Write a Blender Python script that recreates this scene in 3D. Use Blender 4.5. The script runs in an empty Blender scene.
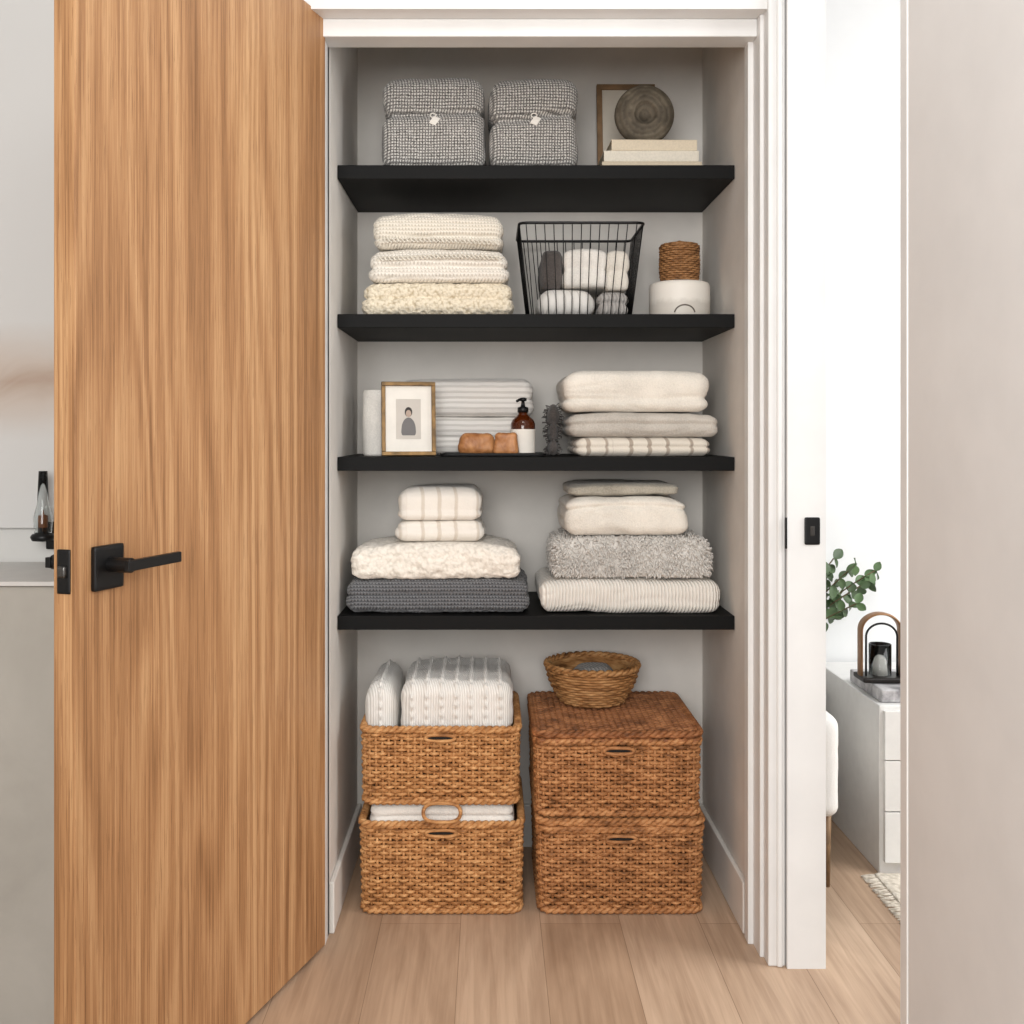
import bpy, math, random
import numpy as np
from mathutils import Vector, noise, Matrix
rng = np.random.RandomState(7)
random.seed(7)
scn = bpy.context.scene
COL = scn.collection
try:
    scn.view_settings.view_transform = 'Standard'
except Exception: pass
F=1060.0; CX=490.0; CY=432.0; CH=1.17
def X(px,Y): return (px-CX)*Y/F
def Z(py,Y): return CH+(CY-py)*Y/F
def lin(c):
    o=[]
    for v in c:
        v=v/255.0
        o.append(v/12.92 if v<=0.04045 else ((v+0.055)/1.055)**2.4)
    return (o[0],o[1],o[2],1)
# ---------------------------------------------------------------- materials
class NT:
    def __init__(s,name,rough=0.8,base=(200,200,200)):
        s.m=bpy.data.materials.new(name); s.m.use_nodes=True
        s.t=s.m.node_tree; s.b=s.t.nodes['Principled BSDF']
        s.b.inputs['Roughness'].default_value=rough
        s.b.inputs['Base Color'].default_value=lin(base)
        s.co=None
    def n(s,t,**k):
        nd=s.t.nodes.new(t)
        for a,v in k.items(): setattr(nd,a,v)
        return nd
    def l(s,a,b): s.t.links.new(a,b)
    def coord(s,scale=(1,1,1),loc=(0,0,0)):
        if s.co is None: s.co=s.n('ShaderNodeTexCoord')
        mp=s.n('ShaderNodeMapping'); s.l(s.co.outputs['Object'],mp.inputs['Vector'])
        mp.inputs['Scale'].default_value=scale; mp.inputs['Location'].default_value=loc
        return mp.outputs['Vector']
    def noise(s,vec,scale,detail=3,rough=0.55,dist=0.0):
        nd=s.n('ShaderNodeTexNoise'); nd.inputs['Scale'].default_value=scale
        nd.inputs['Detail'].default_value=detail; nd.inputs['Roughness'].default_value=rough
        nd.inputs['Distortion'].default_value=dist; s.l(vec,nd.inputs['Vector'])
        return nd.outputs['Fac']
    def voro(s,vec,scale,feature='F1'):
        nd=s.n('ShaderNodeTexVoronoi'); nd.feature=feature; nd.inputs['Scale'].default_value=scale
        s.l(vec,nd.inputs['Vector']); return nd.outputs['Distance']
    def math(s,op,a,b=None,c=None):
        nd=s.n('ShaderNodeMath'); nd.operation=op
        for i,v in enumerate((a,b,c)):
            if v is None: continue
            if isinstance(v,(int,float)): nd.inputs[i].default_value=v
            else: s.l(v,nd.inputs[i])
        return nd.outputs[0]
    def sep(s,vec):
        nd=s.n('ShaderNodeSeparateXYZ'); s.l(vec,nd.inputs[0]); return nd.outputs
    def ramp(s,fac,stops):
        nd=s.n('ShaderNodeValToRGB'); s.l(fac,nd.inputs[0])
        e=nd.color_ramp.elements
        while len(e)<len(stops): e.new(0.5)
        for i,(p,c) in enumerate(stops):
            e[i].position=p; e[i].color=lin(c)
        return nd.outputs[0]
    def mix(s,fac,a,b,mode='MIX'):
        nd=s.n('ShaderNodeMix'); nd.data_type='RGBA'; nd.blend_type=mode
        if isinstance(fac,(int,float)): nd.inputs[0].default_value=fac
        else: s.l(fac,nd.inputs[0])
        for i,v in ((6,a),(7,b)):
            if isinstance(v,tuple): nd.inputs[i].default_value=lin(v)
            else: s.l(v,nd.inputs[i])
        return nd.outputs[2]
    def color(s,c): s.l(c,s.b.inputs['Base Color'])
    def bump(s,h,dist=0.002,strength=1.0):
        nd=s.n('ShaderNodeBump'); nd.inputs['Distance'].default_value=dist
        nd.inputs['Strength'].default_value=strength
        s.l(h,nd.inputs['Height']); s.l(nd.outputs[0],s.b.inputs['Normal'])

def plain(name,c,rough=0.5,metal=0.0,var=0.0,bump=0.0,scale=30,spec=None):
    m=NT(name,rough,c); m.b.inputs['Metallic'].default_value=metal
    if spec is not None: m.b.inputs['Specular IOR Level'].default_value=spec
    v=m.coord(); f=m.noise(v,scale,4)
    k=1-max(var,0.03); d=tuple(x*k for x in c)
    m.color(m.ramp(f,[(0.3,d),(0.7,c)]))
    if bump: m.bump(f,bump)
    return m.m
def cloth(name,c1,c2=None,kind='terry',per=0.008,amp=0.002):
    m=NT(name,0.95); m.b.inputs['Specular IOR Level'].default_value=0.2
    m.b.inputs['Sheen Weight'].default_value=0.2; m.b.inputs['Sheen Roughness'].default_value=0.6
    if c2 is None: c2=tuple(x*0.9 for x in c1)
    v=m.coord(); x,y,z=m.sep(v)[0:3]
    big=m.noise(v,9,3); fine=m.noise(v,420,2)
    W=2*math.pi/per
    xy=m.math('ADD',x,m.math('MULTIPLY',y,0.35))
    if kind=='terry':
        f=m.noise(v,260,3); m.color(m.ramp(m.math('ADD',m.math('MULTIPLY',big,0.6),m.math('MULTIPLY',f,0.4)),[(0.35,c2),(0.6,c1)])); m.bump(f,amp)
    elif kind=='boucle':
        d=m.voro(m.coord(),1.0/per,'SMOOTH_F1'); h=m.math('SUBTRACT',1.0,d)
        h2=m.math('ADD',h,m.math('MULTIPLY',fine,0.25))
        m.color(m.ramp(h,[(0.25,c2),(0.62,c1)])); m.bump(h2,amp)
    elif kind=='rib':
        s=m.math('SINE',m.math('MULTIPLY',xy,W)); h=m.math('ADD',s,m.math('MULTIPLY',fine,0.5))
        m.color(m.ramp(m.math('ADD',m.math('MULTIPLY',s,0.5),0.5),[(0.0,c2),(0.5,c1)])); m.bump(h,amp)
    elif kind=='knit':
        zz=m.math('ADD',z,m.math('MULTIPLY',y,0.4))
        nx=m.math('ADD',xy,m.math('MULTIPLY',big,0.01))
        a=m.math('ABSOLUTE',m.math('SINE',m.math('MULTIPLY',nx,W*0.5)))
        b=m.math('SINE',m.math('ADD',m.math('MULTIPLY',zz,W*0.9),m.math('MULTIPLY',a,2.5)))
        h=m.math('ADD',m.math('MULTIPLY',a,0.6),m.math('MULTIPLY',b,0.4)); h=m.math('ADD',h,m.math('MULTIPLY',fine,0.3))
        m.color(m.ramp(h,[(0.1,c2),(0.75,c1)])); m.bump(h,amp)
    elif kind=='check':
        jx=m.math('ADD',x,m.math('MULTIPLY',m.noise(v,40,2),0.0022))
        jz=m.math('ADD',z,m.math('MULTIPLY',m.noise(m.coord((1,1,1),(3,1,2)),40,2),0.0022))
        a=m.math('SINE',m.math('MULTIPLY',m.math('ADD',jx,m.math('MULTIPLY',y,0.35)),W))
        b=m.math('SINE',m.math('MULTIPLY',m.math('ADD',jz,m.math('MULTIPLY',y,0.35)),W))
        s=m.math('MULTIPLY',a,b); s=m.math('ADD',m.math('MULTIPLY',m.math('ADD',a,b),0.35),m.math('MULTIPLY',s,0.3)); h=m.math('ADD',s,m.math('MULTIPLY',fine,0.9))
        mid=tuple((p+q)/2 for p,q in zip(c1,c2))
        m.color(m.ramp(m.math('ADD',m.math('MULTIPLY',s,0.34),fine),[(0.28,c2),(0.5,mid),(0.76,c1)])); m.bump(h,amp)
    elif kind=='stripe':
        s=m.math('SINE',m.math('MULTIPLY',xy,W)); s2=m.math('SINE',m.math('MULTIPLY',xy,W*2.3))
        g=m.math('SMOOTH_MAX',m.math('MULTIPLY',m.math('SUBTRACT',m.math('ADD',s,m.math('MULTIPLY',s2,0.5)),0.6),2.5),0.0,0.1)
        g=m.math('MINIMUM',g,1.0)
        h=m.math('ADD',m.noise(v,300,2),m.math('MULTIPLY',g,0.3))
        m.color(m.mix(g,c1,c2)); m.bump(h,amp)
    elif kind=='hstripe':
        zz=m.math('ADD',z,m.math('MULTIPLY',y,0.1))
        s=m.math('SINE',m.math('ADD',m.math('MULTIPLY',zz,W),m.math('MULTIPLY',big,3.0)))
        g=m.math('MINIMUM',m.math('MAXIMUM',m.math('MULTIPLY',s,2.0),0.0),1.0)
        m.color(m.mix(g,c1,c2)); m.bump(m.math('ADD',fine,m.math('MULTIPLY',g,0.5)),amp)
    return m.m
def wick(name,c1,c2,c3):
    m=NT(name,0.6); m.b.inputs['Specular IOR Level'].default_value=0.35
    v=m.coord((22,22,90)); f=m.noise(v,1.0,2,0.6); g=m.noise(m.coord((60,60,500)),1.0,2)
    k=m.math('ADD',m.math('MULTIPLY',f,0.7),m.math('MULTIPLY',g,0.3))
    m.color(m.ramp(k,[(0.32,c3),(0.48,c2),(0.64,c1)])); m.bump(g,0.0015)
    return m.m

def oak_mat():
    m=NT('oak_veneer',0.5); m.b.inputs['Specular IOR Level'].default_value=0.3
    warp=m.noise(m.coord((3.2,3.2,0.34)),1.5,2,0.5,0.4)
    xx=m.sep(m.coord())[0]
    rings=m.math('SINE',m.math('ADD',m.math('MULTIPLY',warp,46.0),m.math('MULTIPLY',xx,90.0)))
    fine=m.noise(m.coord((240,240,2.4)),1.0,4,0.75)
    med=m.noise(m.coord((60,60,0.9)),1.0,3,0.6)
    pores=m.noise(m.coord((430,430,9)),1.0,2,0.6)
    band=m.noise(m.coord((5,5,0.10)),1.0,2)
    k=m.math('ADD',m.math('MULTIPLY',rings,0.045),m.math('MULTIPLY',fine,0.48))
    k=m.math('ADD',k,m.math('MULTIPLY',band,0.26)); k=m.math('ADD',k,m.math('MULTIPLY',med,0.28))
    c=m.ramp(k,[(0.38,(124,86,54)),(0.50,(164,121,82)),(0.63,(192,152,110))])
    p=m.math('LESS_THAN',pores,0.40)
    c=m.mix(m.math('MULTIPLY',p,0.42),c,(112,76,46))
    m.color(c); m.bump(fine,0.0005)
    return m.m
def floor_mat():
    m=NT('oak_planks',0.5)
    v=m.coord(); s=m.sep(v)
    cb=m.n('ShaderNodeCombineXYZ'); m.l(s[1],cb.inputs[0]); m.l(s[0],cb.inputs[1])
    br=m.n('ShaderNodeTexBrick'); m.l(cb.outputs[0],br.inputs['Vector'])
    br.offset=0.37; br.inputs['Scale'].default_value=1.0
    br.inputs['Brick Width'].default_value=2.1; br.inputs['Row Height'].default_value=0.19
    br.inputs['Mortar Size'].default_value=0.0008; br.inputs['Mortar Smooth'].default_value=0.4
    br.inputs['Color1'].default_value=lin((206,180,156)); br.inputs['Color2'].default_value=lin((182,154,129))
    br.inputs['Mortar'].default_value=lin((136,110,88))
    g=m.noise(m.coord((60,2.2,1)),1.0,4,0.65,0.4); k=m.noise(m.coord((7,1.2,1)),1.0,3,0.6,1.2)
    t=m.math('ADD',m.math('MULTIPLY',g,0.5),m.math('MULTIPLY',k,0.5))
    c=m.mix(0.8,br.outputs['Color'],m.ramp(t,[(0.33,(188,176,165)),(0.62,(255,253,250))]),'MULTIPLY')
    kn=m.voro(m.coord((4.0,1.3,1)),1.0); kf=m.math('MULTIPLY',m.math('LESS_THAN',kn,0.035),0.45)
    m.color(m.mix(kf,c,(120,92,70)))
    m.bump(g,0.0004); return m.m

M={}
M['wall']=plain('wall_paint',(220,219,218),0.85,var=0.015,scale=8)
M['wallh']=plain('hall_wall_paint',(204,203,200),0.85,var=0.03,scale=6)
M['closet']=plain('closet_wall_paint',(223,219,213),0.85,var=0.05,scale=7)
M['trim']=plain('trim_paint',(226,226,225),0.45,scale=8)
M['room']=plain('room_paint',(236,237,237),0.8,scale=5)
M['oak']=oak_mat(); M['floor']=floor_mat()
M['black']=plain('black_metal',(14,14,15),0.42,0.2,spec=0.4)
M['shelf']=plain('black_shelf_paint',(6,6,6),0.6,var=0.15,scale=20,spec=0.18)
M['wick_tan']=wick('tan_wicker',(218,168,114),(184,130,80),(126,82,46))
M['wick_brown']=wick('brown_wicker',(206,152,102),(172,118,74),(108,70,40))
M['wick_lid']=wick('brown_wicker_lid',(182,124,80),(146,94,58),(92,56,32))
M['wick_in']=plain('wicker_dark_backing',(60,36,20),0.9)
# ---------------------------------------------------------------- mesh helpers
def mk(name,V,Fc,mat,loc=(0,0,0),rot=(0,0,0),parent=None,smooth=True,label=None,cat=None,group=None,kind=None):
    me=bpy.data.meshes.new(name)
    V=np.asarray(V,dtype=float)
    me.from_pydata(V.tolist(),[],[tuple(int(i) for i in f) for f in Fc])
    me.update(); me.materials.append(mat)
    if smooth: me.polygons.foreach_set('use_smooth',[True]*len(me.polygons))
    ob=bpy.data.objects.new(name,me); COL.objects.link(ob)
    ob.location=loc; ob.rotation_euler=rot
    if parent: ob.parent=parent
    if label: ob['label']=label
    if cat: ob['category']=cat
    if group: ob['group']=group
    if kind: ob['kind']=kind
    return ob
def join(parts):
    V=[];Fs=[];o=0
    for v,f in parts:
        V.append(np.asarray(v,float).reshape(-1,3)); Fs+= [tuple(i+o for i in q) for q in f]; o+=len(v)
    return np.vstack(V),Fs
def rbox(h,r,res=0.005,want_n=False,c=(0,0,0)):
    h=np.array(h,float); r=np.minimum(np.array(r,float) if hasattr(r,'__len__') else np.array([r]*3,float),h)
    rs=res if hasattr(res,'__len__') else (res,)*3
    n=[max(4,int(2*h[i]/rs[i])) for i in range(3)]
    faces=[];cnt=0;allk=[]
    for ax in range(3):
        u,v=(ax+1)%3,(ax+2)%3
        for s in (0,1):
            I,J=np.meshgrid(np.arange(n[u]+1),np.arange(n[v]+1),indexing='ij')
            k=np.zeros(I.shape+(3,),int); k[...,u]=I;k[...,v]=J;k[...,ax]=n[ax]*s
            idx=np.arange(I.size).reshape(I.shape)+cnt
            a=idx[:-1,:-1].ravel();b=idx[1:,:-1].ravel();c_=idx[1:,1:].ravel();d=idx[:-1,1:].ravel()
            q=np.stack([a,b,c_,d],1) if s else np.stack([a,d,c_,b],1)
            faces.append(q); allk.append(k.reshape(-1,3)); cnt+=I.size
    K=np.vstack(allk); Q=np.vstack(faces)
    code=(K[:,0]*4096+K[:,1])*4096+K[:,2]
    uq,first,inv=np.unique(code,return_index=True,return_inverse=True)
    K=K[first]; Q=inv.ravel()[Q]
    P=-h+2*h*K/np.array(n)
    inner=np.clip(P,-(h-r),(h-r)); d=(P-inner)/np.maximum(r,1e-9)
    ln=np.linalg.norm(d,axis=1,keepdims=True); ln[ln<1e-9]=1; d=d/ln
    V=inner+d*r; N=d/np.maximum(r,1e-9); N/=np.maximum(np.linalg.norm(N,axis=1,keepdims=True),1e-9)
    V=V+np.array(c)
    fc=[tuple(x) for x in Q.tolist()]
    return (V,fc,N) if want_n else (V,fc)
def box(lo,hi):
    x0,y0,z0=lo;x1,y1,z1=hi
    V=[(x0,y0,z0),(x1,y0,z0),(x1,y1,z0),(x0,y1,z0),(x0,y0,z1),(x1,y0,z1),(x1,y1,z1),(x0,y1,z1)]
    return V,[(0,3,2,1),(4,5,6,7),(0,1,5,4),(1,2,6,5),(2,3,7,6),(3,0,4,7)]
def bev(ob,w=0.002,seg=2):
    b=ob.modifiers.new('bevel','BEVEL'); b.width=w; b.segments=seg; b.limit_method='ANGLE'; return ob
def boxo(name,lo,hi,mat,w=0.0,**k):
    lo=np.array(lo,float);hi=np.array(hi,float); c=np.array([(lo[0]+hi[0])/2,(lo[1]+hi[1])/2,lo[2]])
    if k.get('parent') is not None:
        c=np.zeros(3)
    V,f=box(lo-c,hi-c); ob=mk(name,V,f,mat,loc=tuple(c),smooth=False,**k)
    if w: bev(ob,w)
    return ob
def tube(P,r,sides=6,closed=False,flat=1.0):
    P=np.asarray(P,float); n=len(P)
    if closed: T=np.roll(P,-1,0)-np.roll(P,1,0)
    else: T=np.gradient(P,axis=0)
    T/=np.maximum(np.linalg.norm(T,axis=1,keepdims=True),1e-9)
    mx=np.max(np.abs(T),axis=0)
    if mx[2]<0.85: ref=np.array([0,0,1.0])
    elif mx[1]<0.85: ref=np.array([0,1.0,0])
    else: ref=np.array([1.0,0,0])
    A=np.cross(T,ref); A/=np.maximum(np.linalg.norm(A,axis=1,keepdims=True),1e-9)
    B=np.cross(A,T)
    r=np.broadcast_to(np.asarray(r,float),(n,))
    an=np.arange(sides)*2*math.pi/sides
    V=(P[:,None,:]+A[:,None,:]*(np.cos(an)[None,:,None]*r[:,None,None]*flat)+B[:,None,:]*(np.sin(an)[None,:,None]*r[:,None,None])).reshape(-1,3)
    f=[]
    m=n if closed else n-1
    for i in range(m):
        i2=(i+1)%n
        for j in range(sides):
            j2=(j+1)%sides
            f.append((i*sides+j,i*sides+j2,i2*sides+j2,i2*sides+j))
    if not closed:
        f.append(tuple(range(sides))[::-1]); f.append(tuple((n-1)*sides+j for j in range(sides)))
    return V,f
def lathe(prof,seg=48,c=(0,0,0),cap=True):
    V=[];f=[]
    for r,z in prof:
        for k in range(seg):
            a=2*math.pi*k/seg; V.append((c[0]+r*math.cos(a),c[1]+r*math.sin(a),c[2]+z))
    n=len(prof)
    for i in range(n-1):
        for k in range(seg):
            k2=(k+1)%seg; f.append((i*seg+k,i*seg+k2,(i+1)*seg+k2,(i+1)*seg+k))
    if cap:
        f.append(tuple(range(seg))[::-1]); f.append(tuple((n-1)*seg+k for k in range(seg)))
    return V,f
def disp(V,N,amp,freq,seed,det=0.35,fine=0,ffreq=120):
    out=V.copy(); s=seed*13.7
    for i in range(len(V)):
        p=V[i]
        d=noise.noise(Vector((p[0]*freq+s,p[1]*freq,p[2]*freq*1.7)))*amp
        d+=noise.noise(Vector((p[0]*freq*4.3,p[1]*freq*4.3+s,p[2]*freq*4.3)))*amp*det
        if fine: d+=noise.noise(Vector((p[0]*ffreq,p[1]*ffreq,p[2]*ffreq+s)))*fine
        out[i]=p+N[i]*d
    return out
def tufts(V,N,count,length,r,seed,H=9):
    rg=np.random.RandomState(seed); idx=rg.randint(0,len(V),count); VV=[];FF=[];o=0
    for i in idx:
        p=V[i]; n=N[i]
        if n[1]>0.6 or n[2]<-0.5: continue
        if n[2]>0.9 and n[1]>-0.2 and rg.rand()<0.6: continue
        d=n*0.7+rg.normal(0,0.45,3)+np.array([0,-0.1,-0.5]); d/=np.linalg.norm(d)
        L=length*rg.uniform(0.6,1.2)
        a=np.cross(d,[0.3,0.2,1.0]); a/=np.linalg.norm(a); b=np.cross(a,d)
        p1=p+n*0.003+d*L*0.5+n*0.003; p2=p+d*L+np.array([0,0,-L*0.25])
        for q,rr in ((p,r),(p1,r*0.9)):
            for k in range(4):
                t=k*math.pi/2; VV.append(q+a*math.cos(t)*rr+b*math.sin(t)*rr)
        VV.append(p2)
        for k in range(4):
            k2=(k+1)%4; FF.append((o+k,o+k2,o+4+k2,o+4+k)); FF.append((o+4+k,o+4+k2,o+8))
        o+=9
    VV=np.array(VV); VV[:,2]=np.clip(VV[:,2],0.001,H)
    return VV,FF
CNT=[0]
def folded(name,x0,x1,z0,z1,yf,yb,creases,mat,label,cat='blanket',group=None,amp=0.004,freq=9,fine=0,ffreq=120,res=0.0042,sag=0.10,tuft=None,rx=None,ry=None,crown=0.0,depth=0.006,cw=0.0035,pat=None,rz=None,grow=0.003,wr=0.0):
    """one folded textile: soft slab with irregular fold creases running round its edge"""
    CNT[0]+=1; seed=CNT[0]; rg=np.random.RandomState(seed*3+1)
    x0-=grow; x1+=grow
    W=x1-x0; D=yb-yf; H=z1-z0; hx=W/2;hy=D/2;hz=H/2
    rz_=min(rz or 0.026,hz)
    V,f,N=rbox((hx,hy,hz),(min(rx or 0.024,hx*0.9),min(ry or 0.024,hy*0.9),rz_),(res,res*1.7,res*0.8),True)
    zr=(V[:,2]+hz)/H; u=V[:,0]/hx; side=1-np.abs(N[:,2])**2
    s=seed*5.3
    d=np.zeros(len(V))
    for ci,c in enumerate(creases):
        for i in range(len(V)):
            if side[i]<0.05: continue
            a=V[i,0]*5+V[i,1]*5
            zc=c*H+noise.noise(Vector((a,ci*3.1+s,0.3)))*H*0.10
            g=(V[i,2]+hz-zc)/cw
            if abs(g)>3: continue
            k=0.75+0.5*noise.noise(Vector((a*1.5,7+ci,s)))
            d[i]-=depth*k*math.exp(-g*g)*side[i]
    if creases:
        cs=[0]+list(creases)+[1]
        for i in range(len(cs)-1):
            m_=(zr>=cs[i])&(zr<cs[i+1]); d[m_]+=rg.uniform(-0.0025,0.0025)*side[m_]
            t=(zr[m_]-cs[i])/(cs[i+1]-cs[i]); d[m_]+=0.004*np.sin(np.clip(t,0,1)*math.pi)*side[m_]
    if wr:  # soft horizontal wrinkles on the fold edge
        for i in range(len(V)):
            w_=1-abs(noise.noise(Vector((V[i,0]*4+s,V[i,1]*4,V[i,2]*38+noise.noise(Vector((V[i,0]*9,s,1)))*1.2))))*3.0
            d[i]-=wr*max(0,w_)**2*side[i]
    V=disp(V,N,amp,freq,seed,fine=fine,ffreq=ffreq)
    if pat is not None: d+=pat(V,N)
    V=V+N*d[:,None]
    top=np.clip(zr,0,1)
    V[:,2]-=sag*H*np.abs(u)**3*top
    V[:,2]+=crown*(1-u**2)*top
    V[:,2]=np.maximum(V[:,2]+hz,0.0005)
    if pat is None: V[:,2]=np.minimum(V[:,2],H+crown*(1-u**2)-0.0003)
    parts=[(V,f)]
    if tuft: parts.append(tufts(V,N,tuft[0],tuft[1],tuft[2],seed,H+0.004))
    V,f=join(parts)
    return mk(name,V,f,mat,loc=((x0+x1)/2,(yf+yb)/2,z0),label=label,cat=cat,group=group)

def rrect(hx,hy,r,n):
    pts=[]
    segs=[((hx-r,-hy+r),-90),((hx-r,hy-r),0),((-hx+r,hy-r),90),((-hx+r,-hy+r),180)]
    for (cx,cy),a0 in segs:
        for k in range(9):
            a=math.radians(a0+k*90/8); pts.append((cx+r*math.cos(a),cy+r*math.sin(a)))
    P=np.array(pts); P2=np.vstack([P,P[:1]]); L=np.r_[0,np.cumsum(np.linalg.norm(np.diff(P2,axis=0),axis=1))]
    s=np.linspace(0,L[-1],n,endpoint=False)
    xy=np.stack([np.interp(s,L,P2[:,0]),np.interp(s,L,P2[:,1])],1)
    T=np.roll(xy,-1,0)-np.roll(xy,1,0); T/=np.linalg.norm(T,axis=1,keepdims=True)
    return xy,np.stack([T[:,1],-T[:,0]],1)
def rope(path2,nor,z,r,turns,amp=None,strands=2):
    n=len(path2); parts=[]; amp=amp or r*0.8
    for s in range(strands):
        a=np.arange(n)*2*math.pi*turns/n+s*2*math.pi/strands
        P=np.c_[path2+nor*(np.cos(a)*amp)[:,None], z+np.sin(a)*amp]
        parts.append(tube(P,r,6,True))
    return parts
def weave_walls(hx,hy,z0,z1,row,stake,cr=0.03,taper=0.02,amp=0.0042,seed=0,dense=6,bulge=0.0):
    rg=np.random.RandomState(seed); parts=[]
    per=4*(hx+hy); ns=int(per/stake); ns+=ns%2
    rows=int(round((z1-z0)/row)); row=(z1-z0)/rows
    for i in range(rows):
        t=(i+0.5)/rows; s=1-taper*(1-t)+bulge*math.sin(math.pi*t)
        xy,nr=rrect(hx*s,hy*s,cr,ns*dense)
        ph=np.arange(ns*dense)*math.pi/dense+math.pi*(i%2)
        jitter=np.interp(np.arange(ns*dense),np.arange(0,ns*dense+1,dense),rg.normal(0,0.0009,ns+1))
        P=np.c_[xy+nr*(np.cos(ph)*amp+rg.normal(0,0.0006))[:,None], z0+row*(i+0.5)+jitter]
        parts.append(tube(P,row*0.49*rg.uniform(0.9,1.08),6,True,flat=0.8))
    xs,nr=rrect(hx*(1-taper/2),hy*(1-taper/2),cr,ns)
    for k in range(ns):
        parts.append(tube(np.array([[xs[k,0]*(1-taper*(.5)),xs[k,1]*(1-taper*.5),z0],[xs[k,0],xs[k,1],(z0+z1)/2],[xs[k,0]*(1+taper*.3),xs[k,1]*(1+taper*.3),z1]]),0.0038,5))
    return parts
ROW=0.0092; STK=0.0165
def basket(name,x0,x1,yf,yb,z0,h,mat,label,group,lid=False,seed=0):
    hx=(x1-x0)/2;hy=(yb-yf)/2; c=((x0+x1)/2,(yf+yb)/2,z0)
    top=h-(0.03 if lid else 0.008)
    parts=weave_walls(hx-0.008,hy-0.008,0.004,top,ROW,STK,seed=seed)
    xy,nr=rrect(hx-0.008,hy-0.008,0.03,480)
    parts+=rope(xy,nr,top,0.0058,44); parts+=rope(xy*0.985,nr,0.009,0.005,44)
    V,f=join(parts); V[:,2]=np.maximum(V[:,2],0.0003)
    body=mk(name,V,f,mat,loc=c,label=label,cat='basket',group=group)
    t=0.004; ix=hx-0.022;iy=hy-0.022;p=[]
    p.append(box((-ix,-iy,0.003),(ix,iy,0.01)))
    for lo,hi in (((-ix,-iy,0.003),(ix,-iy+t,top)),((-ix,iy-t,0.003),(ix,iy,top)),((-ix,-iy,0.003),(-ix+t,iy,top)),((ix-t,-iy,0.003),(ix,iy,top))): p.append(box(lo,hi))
    V,f=join(p); mk('basket_dark_backing',V,f,M['wick_in'],parent=body,smooth=False)  # dark backing box added so gaps in the weave show dark, not see-through
    if lid:
        p=[]; rg=np.random.RandomState(seed+50)
        lx=hx;ly=hy; zt=h-0.009
        rows=int(2*(ly-0.02)/ROW); ns=int(2*lx/STK)
        xsn=ns*6
        xx=np.linspace(-lx+0.012,lx-0.012,xsn)
        for i in range(rows):
            y=-ly+0.02+(i+0.5)*2*(ly-0.02)/rows
            P=np.c_[xx,np.full(xsn,y)+np.interp(np.arange(xsn),np.arange(0,xsn+6,6),rg.normal(0,0.001,ns+1)),zt+np.cos(np.arange(xsn)*math.pi/6+math.pi*(i%2))*0.0035]
            p.append(tube(P,0.005,6,False))
        xy,nr=rrect(lx-0.007,ly-0.007,0.028,480)
        for k in range(2):
            zz=h-0.016-0.0105*k
            ph=np.arange(480)*math.pi/6+math.pi*(k%2)
            p.append(tube(np.c_[xy+nr*(np.cos(ph)*0.003)[:,None],np.full(480,zz)],0.0055,6,True))
        p+=rope(xy,nr,h-0.0105,0.0055,44)
        p.append(box((-lx+0.015,-ly+0.015,h-0.02),(lx-0.015,ly-0.015,h-0.012)))
        V,f=join(p); V[:,2]=np.minimum(V[:,2],h); mk('basket_lid',V,f,M['wick_lid'] if lid==2 else mat,parent=body)
    zc=top-0.018 if not lid else h-0.050
    w=0.036;hh=0.0075; a=np.linspace(0,2*math.pi,40,endpoint=False)
    ex=np.sign(np.cos(a))*np.abs(np.cos(a))**0.6*w; ez=np.sin(a)*hh
    yy=-hy-0.001
    V,f=tube(np.c_[ex,np.full(40,yy),zc+ez],0.0042,6,True)
    V2=np.c_[ex,np.full(40,yy+0.001),zc+ez]
    mk('handle_hole_shade',V2,[tuple(range(40))],M['black'],parent=body,smooth=False)  # flat black oval paints the shade inside a handle hole left uncut
    mk('handle_rim',V,f,mat,parent=body)
    return body

# ---------------------------------------------------------------- room shell
def S(name,lo,hi,mat,w=0.0): return boxo(name,lo,hi,M[mat],w,kind='structure')
XL=-0.375; XR=0.601; YB=3.0; YW=2.33
S('floor',(-2.2,-1.8,-0.05),(3.2,4.2,0.0),'floor')
S('wall_back',(XL-0.1,YB,0),(XR+0.1,YB+0.1,2.5),'closet')
S('wall_closet_left',(XL-0.12,2.45,0),(XL,YB,2.5),'closet')
S('wall_closet_right',(XR,2.45,0),(XR+0.131,YB,2.5),'closet')
S('ceiling',(XL-0.1,YW+0.1,2.30),(XR,YB,2.34),'closet')
S('wall_front_left',(-2.2,YW,0),(XL-0.06,YW+0.12,2.7),'wallh')
S('wall_header',(XL-0.06,YW,2.10),(XR+0.008,YW+0.10,2.7),'trim')
S('trim_1',(XL-0.02,2.385,2.060),(XR,2.455,2.10),'trim',0.002)
S('trim_3',(XL-0.06,2.415,0),(XL,2.47,2.10),'trim',0.002)
S('trim_4',(XR,2.36,0),(0.646,2.46,2.10),'trim',0.002)
S('trim_5',(XR-0.012,2.42,0),(XR+0.002,2.455,2.062),'trim',0.002)
S('trim_6',(XR+0.008,YW-0.010,0),(0.646,2.37,2.7),'trim',0.003)
S('trim_7',(XR+0.026,YW-0.016,0),(0.640,YW-0.005,2.7),'trim',0.004)
jamb=S('wall_right_far',(0.648,2.31,0),(0.732,3.4,2.7),'trim')
S('wall_right',(0.647,-1.8,0),(0.737,1.657,2.7),'wall')
S('trim_8',(0.645,1.640,0),(0.739,1.668,2.7),'trim',0.002)
S('wall_bedroom_back',(0.732,3.36,0),(3.2,3.46,2.9),'room')
S('wall_bedroom_right',(3.1,-1.8,0),(3.2,3.4,2.9),'room')
S('wall_left',(-2.3,-1.8,0),(-2.2,3.4,2.7),'wallh')
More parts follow.
